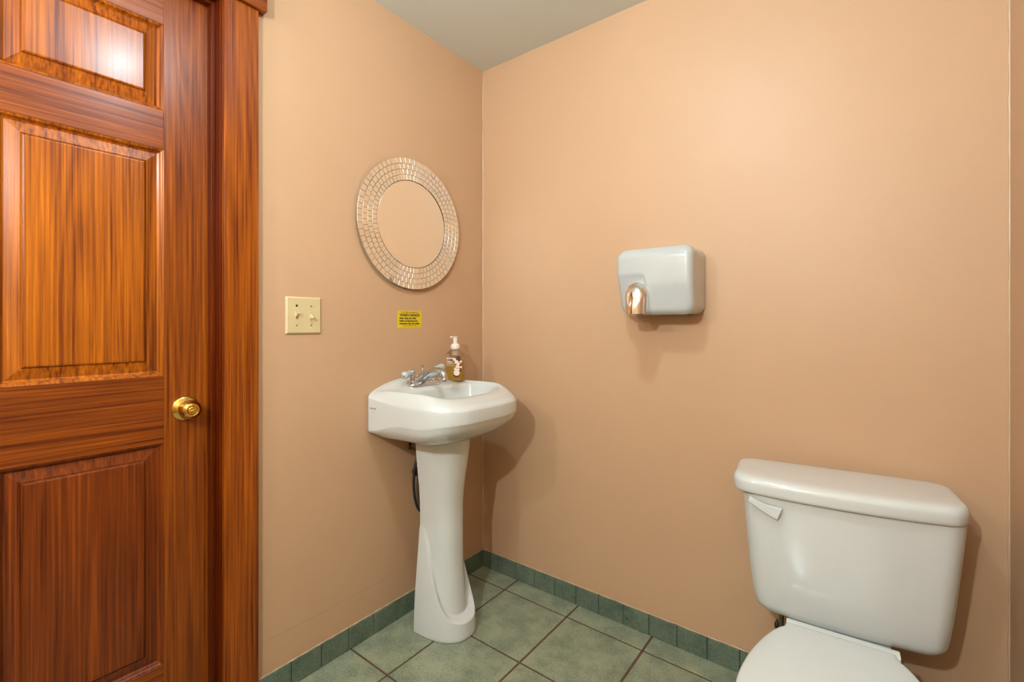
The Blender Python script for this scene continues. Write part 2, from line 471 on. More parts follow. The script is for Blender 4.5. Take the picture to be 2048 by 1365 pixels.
# ------------------------------------------------------------------ switch plate
SY, SZ = -.8583, 1.136
sw = thing('light_switch', 'cream double toggle light switch plate on the wall beside the door casing', 'light switch', (0, SY, SZ))
def plate():
    w, h = .1155, .1165; rings = []
    for e, x in ((0, .0004), (0, .0022), (.0008, .0034), (.0045, .0064), (.0055, .0068)):
        rings.append([(x, SY + p[0], SZ + p[1]) for p in rrect(w - 2 * e, h - 2 * e, max(.0025 - e * .3, .0008), 3)])
    return loft(rings)
obj('cover_plate', *plate(), M_cream, sw)
for s in (-1, 1):
    y = SY + s * .0232 - .0015
    obj('toggle_collar', *box(.0060, .0078, y - .0052, y + .0052, SZ - .0125, SZ + .0125, .0006), M_cream2, sw)
    obj('toggle_slot', *join(box(.0066, .0082, y - .0036, y + .0036, SZ - .0108, SZ - .0098), box(.0066, .0082, y - .0036, y + .0036, SZ + .0098, SZ + .0108),
        *([box(.0066, .0083, y - .0034, y + .0034, SZ - .0095, SZ - .001, .0003)] if s < 0 else [])), M_rust if s < 0 else M_screw, sw)
    up = 1 if s < 0 else -1
    M = Matrix.Translation((.0066, y, SZ)) @ Matrix.Rotation(R(-32 * up), 4, 'Y')
    rings = [[(x, a, b) for a, b in rrect(w, h, .0012, 3)] for x, w, h in ((0, .0062, .0084), (.006, .0060, .0078), (.0125, .0068, .0064), (.0160, .0070, .0056), (.0168, .0056, .0044))]
    obj('toggle', *xf(loft(rings), M), M_cream2, sw, True, angle=40)
    for dz in (-.0303, .0303):
        dark = (s < 0 and dz > 0)
        sc_ = obj('screw', *join(lathe([(.0062, .0034), (.0074, .0034), (.0080, .0022), (.0081, .0001)], (0, y, SZ + dz), (1, 0, 0), 16)), M_rubber if dark else M_screw, sw, True, angle=40)
        if not dark:
            M = Matrix.Translation((.0079, y, SZ + dz)) @ Matrix.Rotation(R(50 if s < 0 else 5), 4, 'X')
            obj('screw_slot', *xf(box(0, .0006, -.0030, .0030, -.0005, .0005), M), M_rubber, sc_)

# ------------------------------------------------------------------ yellow sticker
st = thing('wash_hands_sticker', 'yellow sticker reading WASH HANDS on the wall between mirror and sink', 'sticker', (0, -.431, 1.127))
sy0, sy1, sz0, sz1 = -.4905, -.3715, 1.0935, 1.1605
obj('vinyl_sheet', *box(.0002, .0008, sy0, sy1, sz0, sz1, .0002, 1), M_yel, st)
def sticker_text(s, size, y, z, m, align='LEFT', bold=.0, sx=1.0):
    obj('lettering', *xf(text_mesh(s, size, align, bold, .00015, sx), LW(.00095, y, z)), m, st)
yc = (sy0 + sy1) / 2
sticker_text('\u2605 ALL EMPLOYEES MUST \u2605', .0068, yc, sz1 - .0088, M_ink2, 'CENTER', .00005)
sticker_text('WASH HANDS', .0150, yc, sz1 - .0222, M_ink, 'CENTER', .0005, .98)
sticker_text('\u2022after using the toilet', .0098, sy0 + .0075, sz1 - .0322, M_ink, bold=.00035)
sticker_text('\u2022before preparing food', .0098, sy0 + .0075, sz1 - .0424, M_ink, bold=.00035)
sticker_text('\u2022whenever they are soiled', .0098, sy0 + .0075, sz1 - .0526, M_ink, bold=.00035, sx=.96)
sticker_text('USE THE ANTIBACTERIAL SOAP', .0050, yc, sz0 + .0072, M_ink2, 'CENTER')
sticker_text('________            ________________', .0034, yc, sz0 + .0035, M_ink2, 'CENTER')

# old screw anchor beside the mirror
an = obj('wall_anchor', *join(lathe([(.0002, .0042), (.0012, .0040), (.0016, .0020)], (0, -.149, 1.557 + .02), (1, 0, 0), 14),
         box(.0002, .002, -.1505, -.1485, 1.588, 1.592, .0005), box(.0002, .0016, -.1470, -.1455, 1.566, 1.571, .0005)), M_caulk)
an['label'] = 'small painted-over plug on the wall between the mirror and the corner'; an['category'] = 'wall anchor'

# ------------------------------------------------------------------ pedestal sink
SC = -.406
sk = thing('pedestal_sink', 'white porcelain pedestal sink with a curved front standing in the corner', 'sink', (.16, SC, 0))
NT = 168
def outline(x0, a, b, w, n, nb, inset=(0, 0, 0)):
    """front half superellipse (a, n), rear half (b, nb); inset = front, side, back"""
    P = []
    fi, si, bi = inset
    for j in range(NT):
        t = 2 * PI * j / NT; c, s = math.cos(t), math.sin(t)
        A, e = (a - fi, n) if c >= 0 else (b - bi, nb)
        B_ = w - si
        # polar form of the superellipse, rays stretched to its own box
        cc, ss = c * A, s * B_
        k = (abs(c) ** e + abs(s) ** e) ** (-1 / e)
        P.append((x0 + cc * k, ss * k, c, s))
    return P
def smooth01(t):
    t = max(0, min(1, t)); return t * t * (3 - 2 * t)
X0, AF, BB, WW = .150, .250, .149, .2225
def ring(inset, zfun, n=3.7, nb=34):
    out = []
    for x, v, c, s in outline(X0, AF, BB, WW, n, nb, inset):
        out.append(Vector((x, SC + v, zfun(x, v, c, s))))
    return out
def fsb(x, F, S, B):
    """blend heights by x: back(0) - side(.15) - front(.40)"""
    if x < .20: return B + (S - B) * smooth01(x / .20)
    return S + (F - S) * smooth01((x - .25) / .15)
def arch(v, lo, hi):
    q = min(1, abs(v) / .2225)
    return lo + (hi - lo) * (1 - q ** 2.2) ** .8
def backz(x, v, z, hi=.908):
    """raised splash ledge along the wall"""
    k = smooth01((.108 - x) / .098)
    return z * (1 - k) + max(arch(v, .850, hi), z - .016) * k
rings = [
    ring((.150, .110, .078), lambda x, v, c, s: .690, 2.4, 4),
    ring((.120, .085, .050), lambda x, v, c, s: .700, 2.6, 5),
    ring((.062, .040, .012), lambda x, v, c, s: fsb(x, .728, .712, .705), 3.0, 7),
    ring((.020, .013, .002), lambda x, v, c, s: fsb(x, .758, .738, .722)),
    ring((.004, .002, .000), lambda x, v, c, s: fsb(x, .782, .764, .730)),
    ring((.000, .000, .000), lambda x, v, c, s: fsb(x, .792, .780, .745)),
    ring((.000, .000, .000), lambda x, v, c, s: fsb(x, .824, .826, .838)),
    ring((.003, .003, .000), lambda x, v, c, s: max(fsb(x, .833, .842, .850), backz(x, v, .8, .900) if x < .03 else 0)),
    ring((.012, .012, .003), lambda x, v, c, s: backz(x, v, fsb(x, .841, .864, .862))),
    ring((.030, .022, .012), lambda x, v, c, s: backz(x, v, fsb(x, .8455, .877, .870))),
    ring((.056, .028, .034), lambda x, v, c, s: backz(x, v, fsb(x, .8485, .879, .876))),
    ring((.074, .030, .070), lambda x, v, c, s: backz(x, v, fsb(x, .849, .873, .873)), 3.4, 8),
    ring((.084, .035, .104), lambda x, v, c, s: fsb(x, .8475, .866, .871), 3.3, 6),
    ring((.092, .041, .113), lambda x, v, c, s: fsb(x, .838, .852, .862), 3.1, 5),
    ring((.103, .054, .119), lambda x, v, c, s: .805, 2.6, 3.8),
    ring((.125, .088, .126), lambda x, v, c, s: .765, 2.4, 3),
    ring((.166, .135, .133), lambda x, v, c, s: .738, 2.2, 2.4),
    ring((.215, .185, .140), lambda x, v, c, s: .728, 2, 2),
    ring((.232, .202, .1405), lambda x, v, c, s: .726, 2, 2),
]
bs = obj('basin', *loft_s(rings, 4), M_cer, sk, True)
obj('drain', *lathe([(.7265, .0195), (.7290, .0215), (.7300, .0190), (.7285, .0130), (.7300, .0100), (.7310, .0001)], (.160, SC, 0), (0, 0, 1), 24), M_chrome, sk, True)
# overflow hole
obj('overflow_hole', *lathe([(0, .007), (.003, .007)], (.040 + .0, SC, .8), (1, 0, 0), 12), M_black, sk)
# printed mark on the left end of the rim
mk = join(xf(text_mesh('Lucerne', .0105, 'CENTER', .0001, .0001), Matrix.Identity(4)), xf(text_mesh('S', .006, 'CENTER', 0, .0001), Matrix.Translation((.001, -.009, 0))), xf(text_mesh('*', .008, 'CENTER', 0, .0001), Matrix.Translation((.002, -.019, 0))))
# text faces -y (the left end of the basin): text x -> +x, y -> +z, normal -> -y
ML = Matrix.Translation((.040, SC - WW - .0004, .812)) @ Matrix(((1, 0, 0, 0), (0, 0, -1, 0), (0, 1, 0, 0), (0, 0, 0, 1)))
obj('printed_mark', *xf(mk, ML), M_ink, sk)

# pedestal column
PB = .112
def ped_ring(z, w, xf_, xs, n, shoe=0):
    """w half width, xf_ front x, xs where the straight sides end"""
    P = []
    m = 200
    for j in range(m + 1):
        t = -PI / 2 + PI * j / m
        c, s = math.cos(t), math.sin(t)
        P.append(Vector((xs + (xf_ - xs) * abs(c) ** (2 / n), SC + w * math.copysign(abs(s) ** (2 / n), s), z)))
    for k in range(1, 9): P.append(Vector((xs + (PB - xs) * k / 8, SC + w, z)))
    for k in range(1, 8): P.append(Vector((PB, SC + w - 2 * w * k / 8, z)))
    for k in range(0, 8): P.append(Vector((PB + (xs - PB) * k / 8, SC - w, z)))
    return P
def pedestal():
    zs = [0, .004, .012] + [.02 + .0022 * i for i in range(182)] + [.4204 + .2721 * i / 24 for i in range(1, 25)]
    rings = []
    for z in zs:
        u = z / .69
        # column
        w = .071 + .011 * smooth01((.40 - u) / .40) + .021 * smooth01((u - .55) / .45) ** 1.6
        fx = .236 + .020 * smooth01((.42 - u) / .42) + .028 * smooth01((u - .60) / .40) ** 1.5
        # shoe
        ws = .071 + .0300 * smooth01((.62 - u) / .62) ** .8
        fs = .236 + .056 * smooth01((.50 - u) / .50) ** .8
        col = ped_ring(z, w, fx, .130, 2.3); sho = ped_ring(z, ws, fs, .120, 2.3)
        out = []
        for q, (a, b) in enumerate(zip(col, sho)):
            # the crease climbs from low at the front to high on the sides
            f = max(0, (a.x - .10) / .15)
            side = abs(math.sin(-PI / 2 + PI * q / 200)) if q <= 200 else 1.0
            zc = .066 + .035 * side ** 2 + .27 * side ** 8
            k = 1 - smooth01((z - zc) / .018 + .5)
            out.append(a.lerp(b, k))
        if z < .004: out = [Vector((SCx(p.x), SC + (p.y - SC) * .985, p.z)) for p in out]
        rings.append(out)
    return rings
def SCx(x): return PB + (x - PB) * .985
obj('pedestal', *loft(pedestal()), M_cer, sk, True, angle=70)

# ------------------------------------------------------------------ faucet
FZ = .8815; FX = .064; FY = SC - .013
fa = thing('faucet', 'chrome two-handle faucet with white porcelain levers on the sink rim', 'faucet', (FX, FY, FZ))
def cap_ring(r, z, half):
    P = []
    for j in range(48):
        t = 2 * PI * j / 48; P.append((FX + r * math.cos(t), FY + (half if math.sin(t) >= 0 else -half) + r * math.sin(t), z))
    return P
obj('base_plate', *loft([cap_ring(.0275, FZ - .004, .052), cap_ring(.0275, FZ + .002, .052), cap_ring(.0265, FZ + .005, .052), cap_ring(.0215, FZ + .010, .052), cap_ring(.0185, FZ + .0125, .050)]), M_chrome, fa, True, angle=50)
obj('body_bridge', *loft_s([[(FX + q[0], FY + y, FZ + .016 + h * .5 + q[1]) for q in [(r * math.cos(2 * PI * j / 20), (r + h * .3) * math.sin(2 * PI * j / 20)) for j in range(20)]]
        for y, r, h in ((-.05, .009, 0), (-.034, .0095, .001), (-.020, .0125, .008), (0, .0165, .016), (.020, .0125, .008), (.034, .0095, .001), (.05, .009, 0))], 4), M_chrome, fa, True)
for s in (-1, 1):
    y = FY + s * .0508
    h = obj('handle_post', *lathe(sprof([(.008, .0175), (.011, .0165), (.014, .0135), (.018, .0128), (.032, .0128), (.036, .0120), (.0385, .0085), (.040, .0060), (.042, .0070), (.0455, .0098), (.050, .0112), (.0545, .0098), (.058, .0055), (.0590, .0001)], 4), (FX, y, FZ), (0, 0, 1), 28), M_chrome, fa, True)
    d = Vector((-.18 if s > 0 else .30, s * 1.0, -.16 if s < 0 else .12)).normalized()
    o0 = Vector((FX, y, FZ + .0495))
    obj('handle_neck', *lathe(sprof([(.006, .0045), (.012, .0045), (.0145, .0070), (.017, .0078)], 4), o0, d, 20), M_chrome, h, True)
    obj('porcelain_lever', *lathe(sprof([(.0165, .0065), (.0178, .0108), (.026, .0114), (.039, .0128), (.051, .0142), (.058, .0134), (.0625, .0095), (.0635, .004)], 4), o0, d, 24), M_enamel, h, True)
    obj('lever_cap', *lathe(sprof([(.0630, .0062), (.0665, .0070), (.0690, .0045), (.0710, .0052), (.0740, .0052), (.0770, .0028), (.0775, .0001)], 3), o0, d, 18), M_chrome, h, True)
obj('spout', *tube(spline([(FX - .002, FY, FZ + .022), (FX + .020, FY, FZ + .033), (FX + .050, FY, FZ + .046), (FX + .078, FY, FZ + .053), (FX + .096, FY, FZ + .051), (FX + .110, FY, FZ + .042), (FX + .114, FY, FZ + .026)], 6),
     lambda t: .0125 - .001 * t + .0022 * math.sin(PI * min(1, t * 1.25)) , 20), M_chrome, fa, True)
obj('aerator', *lathe([(0, .0118), (.003, .0135), (.010, .0135), (.012, .0115)], (FX + .114, FY, FZ + .029), (0, 0, -1), 24), M_chrome, fa, True, angle=50)
obj('lift_knob', *lathe(sprof([(.030, .0085), (.036, .0070), (.042, .0042), (.049, .0036), (.052, .0058), (.055, .0066), (.058, .0050), (.060, .0032), (.066, .0036), (.0685, .0075), (.0700, .0095), (.0712, .0080), (.0715, .0001)], 3), (FX - .004, FY, FZ), (0, 0, 1), 20), M_chrome, fa, True)

# ------------------------------------------------------------------ soap bottle
BX, BY, BZ = .068, -.250, .8775
sb = thing('soap_bottle', 'clear foaming hand soap bottle with amber liquid and a pale pump on the sink', 'soap bottle', (BX, BY, BZ), R(25))
def sq(w, d, r, z): return [(a, b, z) for a, b in rrect(w, d, r, 6)]
bw, bd = .066, .050
prof = [(.92, .002, .000), (1.0, .010, .006), (1.0, .012, .012), (1.0, .012, .095), (1.0, .012, .106), (.90, .014, .115), (.62, .013, .122), (.50, .012, .125), (.50, .012, .130)]
rg = [sq(bw * k, bd * (k if k > .85 else k * 1.2), min(r, .48 * bd * k), z) for k, r, z in prof]
inn = [sq(bw * k - .003, bd * (k if k > .85 else k * 1.2) - .003, max(.001, min(r, .48 * bd * k) - .0012), max(z, .0020)) for k, r, z in prof]
ov, of_ = loft(rg, True, False); iv, if_ = loft(inn, True, False)
obj('bottle_body', *join((ov, of_), (iv, [f[::-1] for f in if_])), M_bottle, sb, True, world=False, angle=50)
liq = [sq(bw * .92 - .0034, bd * .92 - .0034, .004, .0024), sq(bw - .0034, bd - .0034, .0105, .007), sq(bw - .0034, bd - .0034, .0105, .0745), sq(bw - .0034, bd - .0034, .0105, .0750)]
obj('liquid_soap', *loft(liq), M_soap, sb, True, world=False, angle=50)
obj('pump_collar', *lathe(sprof([(.104, .0125), (.128, .0130), (.129, .0175), (.134, .0190), (.143, .0190), (.148, .0165), (.152, .0115), (.154, .0100)], 3), (0, 0, 0), (0, 0, 1), 28), M_pump, sb, True, world=False, angle=50)
obj('pump_head', *join(lathe(sprof([(.150, .0090), (.170, .0095), (.176, .0105), (.1795, .0125), (.181, .0120), (.1815, .0001)], 3), (0, 0, 0), (0, 0, 1), 24),
     xf(box(-.023, .0, -.0048, .0048, .1745, .1812, .0018), Matrix.Rotation(R(-10), 4, 'Z'))), M_pump, sb, True, world=False, angle=50)
obj('dip_tube', *tube([(0, 0, .104), (.003, 0, .05), (.006, 0, .006)], .0022, 8), M_bottle, sb, True, world=False)
# printed blossoms and leaves on the face turned to the room
yf = -bd / 2 - .0003
def blob(x, z, r, sq_=1.0, rot=0, y=yf, n=20, lob=0):
    pts = []
    for j in range(n):
        t = 2 * PI * j / n; q = r * (1 + lob * math.cos(5 * t)); a, b = q * math.cos(t), q * sq_ * math.sin(t)
        pts.append((x + a * math.cos(rot) - b * math.sin(rot), z + a * math.sin(rot) + b * math.cos(rot)))
    return loft([[(p[0] * 1.12 + .003, y, p[1]) for p in pts], [(p[0] * 1.12 + .003, y - .0003, p[1]) for p in pts]])
obj('printed_leaves', *join(blob(.016, .094, .011, .7, 1.1), blob(.018, .084, .011, .55, 1.4), blob(-.006, .083, .009, .6, 2.2), blob(.005, .080, .008, .8, .6), blob(.022, .066, .008, .6, 1.2), blob(-.005, .070, .007, .35, 0), blob(.017, .046, .0115, 1, 0, n=24), blob(.010, .0275, .0125, 1, 0)), M_leaf, sb, world=False)
obj('printed_blossoms', *join(*[blob(x, z, r, 1, 0, yf - .0004, 24, l) for x, z, r, l in ((.002, .088, .0062, .06), (.010, .078, .0078, .1), (.016, .071, .0070, .1), (.014, .058, .0085, .05), (.006, .050, .0060, .18), (.015, .049, .0065, .18), (.0105, .0345, .0115, .02), (.026, .080, .0045, .1), (.027, .058, .0040, .1))]), M_pink, sb, world=False)
ML2 = lambda x, z: Matrix.Translation((x, yf - .0006, z)) @ Matrix(((1, 0, 0, 0), (0, 0, -1, 0), (0, 1, 0, 0), (0, 0, 0, 1)))
obj('printed_words', *join(xf(text_mesh('BLOSSOM', .0062, bold=.0002, ext=.0001), ML2(-.027, .0905)), xf(text_mesh('VANILLA', .0068, bold=.0001, ext=.0001), ML2(-.027, .0765)), xf(text_mesh('COCONUT', .0062, ext=.0001), ML2(-.027, .0700)), xf(text_mesh('foaming hand soap', .0042, ext=.0001), ML2(-.027, .0640))), M_white, sb, world=False)

# ------------------------------------------------------------------ plumbing below the sink
tp = thing('drain_pipe', 'dark tailpiece and drain pipe behind the sink pedestal', 'pipe', (.1, SC, .5))
obj('tailpiece', *tube([(.10, SC, .715), (.10, SC, .56)], .016, 16), M_rubber, tp, True)
obj('trap', *tube(spline([(.10, SC, .57), (.10, SC, .50), (.085, SC, .455), (.060, SC, .50), (.045, SC, .53), (.004, SC, .535)], 6), .017, 16), M_rubber, tp, True)
vl = thing('shutoff_valve', 'small metal shutoff valve stub on the wall left of the pedestal', 'valve', (.02, -.436, .60))
obj('valve_stem', *tube([(.012, -.439, .690), (.012, -.439, .640)], .0058, 12), M_rubber, vl, True)
obj('valve_nut', *tube([(.014, -.4325, .668), (.014, -.4325, .645)], .0028, 10), M_chrome, vl, True)
obj('valve_body', *join(tube([(.001, -.431, .628), (.03, -.431, .628)], .005, 10), tube([(.012, -.448, .632), (.012, -.42, .629)], .0022, 8)), M_braid, vl, True)
hs = thing('supply_hose', 'looped dark and braided supply hoses hanging behind the sink pedestal', 'hose', (.04, -.40, .5))
def loop(cx, cz, rx, rz, x, a0=0, a1=360, tilt=0):
    return [(x + tilt * math.cos(R(t)), cx + rx * math.cos(R(t)), cz + rz * math.sin(R(t))) for t in range(a0, a1 + 1, 8)]
obj('rubber_hose', *tube(loop(-.385, .500, .052, .125, .030, 60, 300), .0052, 10), M_rubber, hs, True)
obj('braided_hose', *tube(loop(-.378, .478, .045, .110, .040, 50, 310, .004), .0052, 10), M_braid, hs, True)
obj('rubber_hose', *tube(loop(-.366, .465, .048, .105, .050, 70, 290), .0045, 10), M_rubber, hs, True)
obj('hose_riser', *tube([(.03, -.40, .60), (.03, -.405, .64), (.03, -.40, .70)], .004, 8), M_braid, hs, True)

# ------------------------------------------------------------------ hand dryer
dx0, dx1, dz0, dz1 = .7255, .9790, 1.139, 1.362
dcx, dcz = (dx0 + dx1) / 2, (dz0 + dz1) / 2
hd = thing('hand_dryer', 'white wall-mounted electric hand dryer with polished nozzle, between sink and toilet', 'hand dryer', (dcx, 0, dcz))
def sdf(x, z, w, h, r):
    qx, qz = abs(x) - w / 2 + r, abs(z) - h / 2 + r
    return math.hypot(max(qx, 0), max(qz, 0)) + min(max(qx, qz), 0) - r
def ease(a, b, t): return smooth01((t - a) / (b - a))
def dry_depth(x, z):
    w, h = dx1 - dx0, dz1 - dz0
    d = -sdf(x - dcx, z - dcz, w, h, .034)
    u = (z - dz0) / h
    D_ = .150
    def soft(t, w=.035): return w * math.log1p(math.exp(max(-30, min(30, t / w)))) if t < 30 * w else t
    D_ -= .075 * soft(u - .86, .008)                                   # sloping top facet
    k = ease(.842, .820, x)                                            # 0 right part, 1 the hollow round the nozzle
    kz = .44 + .155 * k
    D_ -= (.045 + .030 * k) * soft(kz - u, .020) + .0025 * k * ease(kz + .03, kz - .05, u)
    D_ -= .004 * ease(.812 + .03, .812, x) * ease(.46, .40, u) * 0
    r = .022
    if d < r: D_ -= r - math.sqrt(max(0, r * r - (r - d) ** 2))
    return D_
def dryer():
    base = rrect(dx1 - dx0, dz1 - dz0, .034, 14)
    # densify the straight runs
    P = []
    for i in range(len(base)):
        a = Vector(base[i]); b = Vector(base[(i + 1) % len(base)]); m = max(1, int((b - a).length / .004))
        for k in range(m): P.append(a.lerp(b, k / m))
    rings = [[(dcx + p.x, -.001, dcz + p.y) for p in P], [(dcx + p.x, -.006, dcz + p.y) for p in P]]
    ss = [1, .997, .99, .98, .965, .95, .93, .91, .89, .87, .85] + [.85 - .85 * i / 44 for i in range(1, 44)] + [.004]
    for s in ss:
        rr = []
        for p in P:
            x, z = dcx + p.x * s, dcz + p.y * s
            rr.append((x, -dry_depth(x, z), z))
        rings.append(rr)
    return loft(rings)
obj('casing', *dryer(), M_enamel, hd, True)
# screws / slot under the casing
obj('air_intake', *join(box(.86, .955, -.095, -.05, dz0 - .0008, dz0 + .002), box(.955, .962, -.10, -.092, dz0 - .003, dz0 + .001, .001)), M_rubber, hd)
# nozzle: arched hood, open below
nx, nz0, nw, nh = .8050, 1.1410, .0740, .1050
def arch_pts(w, h, n=28):
    P = []
    r = w / 2
    for j in range(n + 1):
        t = PI * j / n; P.append((r * math.cos(t), h - r * 1.15 + r * 1.15 * math.sin(t)))
    for j in range(1, 10): P.append((-r * (1 - .06 * j / 10), (h - r * 1.15) * (1 - j / 10)))
    for j in range(0, 9): P.append((-r * .94 + r * 1.88 * j / 9, 0))
    for j in range(0, 9): P.append((r * (.94 + .06 * j / 10), (h - r * 1.15) * j / 9))
    return P
def nozzle():
    A = arch_pts(nw, nh); cxz = (0, nh * .42); rings = []
    for s, d in ((1, .095), (1, .150), (1.0, .162), (.985, .1665), (.95, .170), (.90, .1735), (.82, .1785), (.70, .1850), (.55, .1910), (.38, .1955), (.2, .1975), (.02, .1980)):
        rings.append([(nx + cxz[0] + (p[0] - cxz[0]) * s * (1 if d > .16 else 1.0), -(d - .012 * (1 - max(0, min(1, (p[1] / nh)))) * 0), nz0 + cxz[1] * (s if 0 else 1) * (1 - s) + p[1] * s) for p in A])
    return loft(rings)
# front surface shaped as a bulging shell
def nozzle2():
    A = arch_pts(nw, nh); rings = []
    for s, d in ((1, .095), (1, .148), (1, .160), (.975, .1645), (.93, .1655)):
        rings.append([(nx + p[0] * s, -d, nz0 + (p[1] - nh * .0) * (s if p[1] > 0 else 1)) for p in A])
    for i in range(1, 15):
        s = .93 * (1 - i / 14.2); k = math.sqrt(max(0, 1 - (s / .93) ** 2))
        rings.append([(nx + p[0] * s, -(.1655 + .030 * k), nz0 + p[1] * s) for p in A])
    return loft(rings)
nz = obj('nozzle', *nozzle2(), M_nozzle, hd, True, angle=60)
obj('nozzle_outlet', *lathe([(0, .0135), (.0015, .0135)], (nx + .006, -.140, nz0 - .0012), (0, 0, 1), 24), M_black, nz)

# ------------------------------------------------------------------ toilet (own frame: back at y = 0, front towards -y)
TR = R(3.7)
TK = Matrix.Rotation(R(2.5), 4, 'Z')
to = thing('toilet', 'white two-piece toilet with closed lid and wide tank against the back wall', 'toilet', (1.350, -.042, 0), TR)
def tk_ring(z, w, d0, d1, bow, r, taper=0.0):
    """w width, back y=-d0, side front y=-d1, bow of the front face"""
    P = []
    pts = rrect(w, d1 - d0, r, 8)
    out = []
    m = []
    for i in range(len(pts)):
        a = Vector(pts[i]); b = Vector(pts[(i + 1) % len(pts)]); k = max(1, int((b - a).length / .012))
        # fixed subdivision so every ring has the same count
        k = 24 if (b - a).length > w * .4 else (6 if (b - a).length > .02 and abs(a.x - b.x) < 1e-6 else 1)
        for j in range(k): m.append(a.lerp(b, j / k))
    for p in m:
        y = p.y - (d0 + d1) / 2
        if p.y < 0:
            f = min(1, -p.y / ((d1 - d0) / 2))
            y -= bow * f * max(0, 1 - (abs(p.x) / (w / 2)) ** 2.2)
        out.append((p.x, y, z))
    return out
tank = [tk_ring(.3375, .30, .045, .120, .010, .022), tk_ring(.3380, .34, .030, .140, .012, .030), tk_ring(.342, .370, .018, .152, .013, .036), tk_ring(.355, .392, .008, .163, .014, .038),
        tk_ring(.378, .403, .005, .168, .015, .038), tk_ring(.45, .421, .004, .173, .016, .038), tk_ring(.55, .437, .003, .181, .018, .038), tk_ring(.640, .451, .003, .187, .020, .038), tk_ring(.668, .453, .003, .188, .020, .038)]
obj('tank', *xf(loft_s(tank, 3), Matrix.Translation((-.006, 0, 0)) @ TK), M_cer, to, True, world=False, angle=70)
lid = [tk_ring(.6655, .452, .004, .184, .024, .030), tk_ring(.6650, .468, .0, .193, .026, .036), tk_ring(.669, .474, -.003, .197, .028, .038), tk_ring(.687, .477, -.004, .199, .028, .039), tk_ring(.697, .475, -.003, .197, .028, .039),
       tk_ring(.7040, .467, .001, .192, .027, .036), tk_ring(.7075, .452, .010, .182, .025, .034), tk_ring(.7088, .42, .026, .168, .020, .030), tk_ring(.7096, .34, .05, .144, .014, .022)]
obj('tank_lid', *xf(loft_s(lid, 3), Matrix.Translation((-.016, 0, 0)) @ TK), M_cer, to, True, world=False, angle=70)
# flush lever on the upper left of the tank front
lx, lz = -.201, .6480
lev = []
for u, w, th in ((0, .0062, .008), (.1, .0075, .0095), (.35, .0085, .0080), (.6, .0110, .0060), (.85, .0150, .0055), (.97, .0165, .0050), (1, .0150, .0040)):
    lev.append([(-.012 + .075 * u, -th / 2 * (-1 if b > 0 else 1) if False else b * th, a * w * 2 - .0045 * math.sin(PI * u) ) for a, b in ((.5, .5), (.5, -.5), (-.5, -.5), (-.5, .5))])
Mv = TK @ Matrix.Translation((lx, -.2065, lz)) @ Matrix.Rotation(R(-3), 4, 'Z') @ Matrix.Rotation(R(21), 4, 'Y')
lv_, lf_ = xf(loft(lev), Mv)
lv2 = lathe([(0, .0055), (.012, .0055), (.014, .004)], (lx + .004, -.188, lz - .004), (0, -1, 0), 18)
lo = obj('flush_lever', *join((lv_, lf_), lv2), M_seat, to, False, world=False)
md = lo.modifiers.new('b', 'BEVEL'); md.width = .0012; md.segments = 2; md.limit_method = 'ANGLE'
# bowl
def bowl_ring(z, w, yb, yf, n=2.3, nb=4, wr=None):
    """bowl section; behind the seat it narrows to the tank deck (half width wr)"""
    wr = wr or min(w * .8, .105)
    P = []
    ym = yb + (yf - yb) * .62
    yk = min(-.30, ym + .05) if ym < -.30 else ym + .05
    for j in range(37):
        t = PI + PI * j / 36; c, s_ = math.cos(t), math.sin(t)
        P.append((w * math.copysign(abs(c) ** (2 / n), c), ym + (yf - ym) * abs(s_) ** (2 / n), z))
    def side(u):                       # u 0 at ym .. 1 at yb
        y = ym + (yb - ym) * u
        k = smooth01((y - ym) / max(.01, (-.26 - ym)) ) if ym < -.27 else smooth01(u * 2)
        return (w + (wr - w) * k, y)
    for j in range(1, 18):
        x, y = side(j / 18); P.append((x, y, z))
    for j in range(7): P.append((wr * .97 - 2 * wr * .97 * j / 6, yb, z))
    for j in range(17, 0, -1):
        x, y = side(j / 18); P.append((-x, y, z))
    return P
bowl = [bowl_ring(0, .105, -.12, -.46), bowl_ring(.012, .107, -.118, -.462), bowl_ring(.03, .10, -.12, -.45), bowl_ring(.10, .088, -.10, -.43), bowl_ring(.18, .100, -.08, -.47), bowl_ring(.26, .145, -.05, -.56),
        bowl_ring(.305, .172, -.03, -.62), bowl_ring(.327, .180, -.02, -.645), bowl_ring(.336, .178, -.02, -.645), bowl_ring(.3375, .170, -.03, -.635)]
obj('bowl', *xf(loft_s(bowl, 3), Matrix.Translation((-.013, 0, 0))), M_cer, to, True, world=False, angle=70)
def seat_ring(z, e, wb=.103):
    """toilet seat outline: narrow at the hinge, egg-shaped to the front"""
    pts = [(-wb, -.272), (-wb - .003, -.290), (-wb - .012, -.302), (-wb - .027, -.330), (-.150, -.385), (-.166, -.45), (-.175, -.53), (-.168, -.605), (-.140, -.675), (-.085, -.722), (-.04, -.736), (0, -.739)]
    h = spline([Vector((a, b, 0)) for a, b in pts], 5)
    full = [(p.x, p.y) for p in h] + [(-p.x, p.y) for p in h[::-1][1:]]
    # back edge
    full += [(wb - 2 * wb * k / 8, -.272) for k in range(1, 8)]
    cx, cy = 0, -.49
    return [(cx + (x - cx) * (1 - e / .17), cy + (y - cy) * (1 - e / .22), z) for x, y in full]
obj('seat', *loft_s([seat_ring(.339, .004), seat_ring(.340, .001), seat_ring(.352, 0), seat_ring(.366, 0), seat_ring(.368, .003)], 2, dx=-.013), M_seat, to, True, world=False, angle=60)
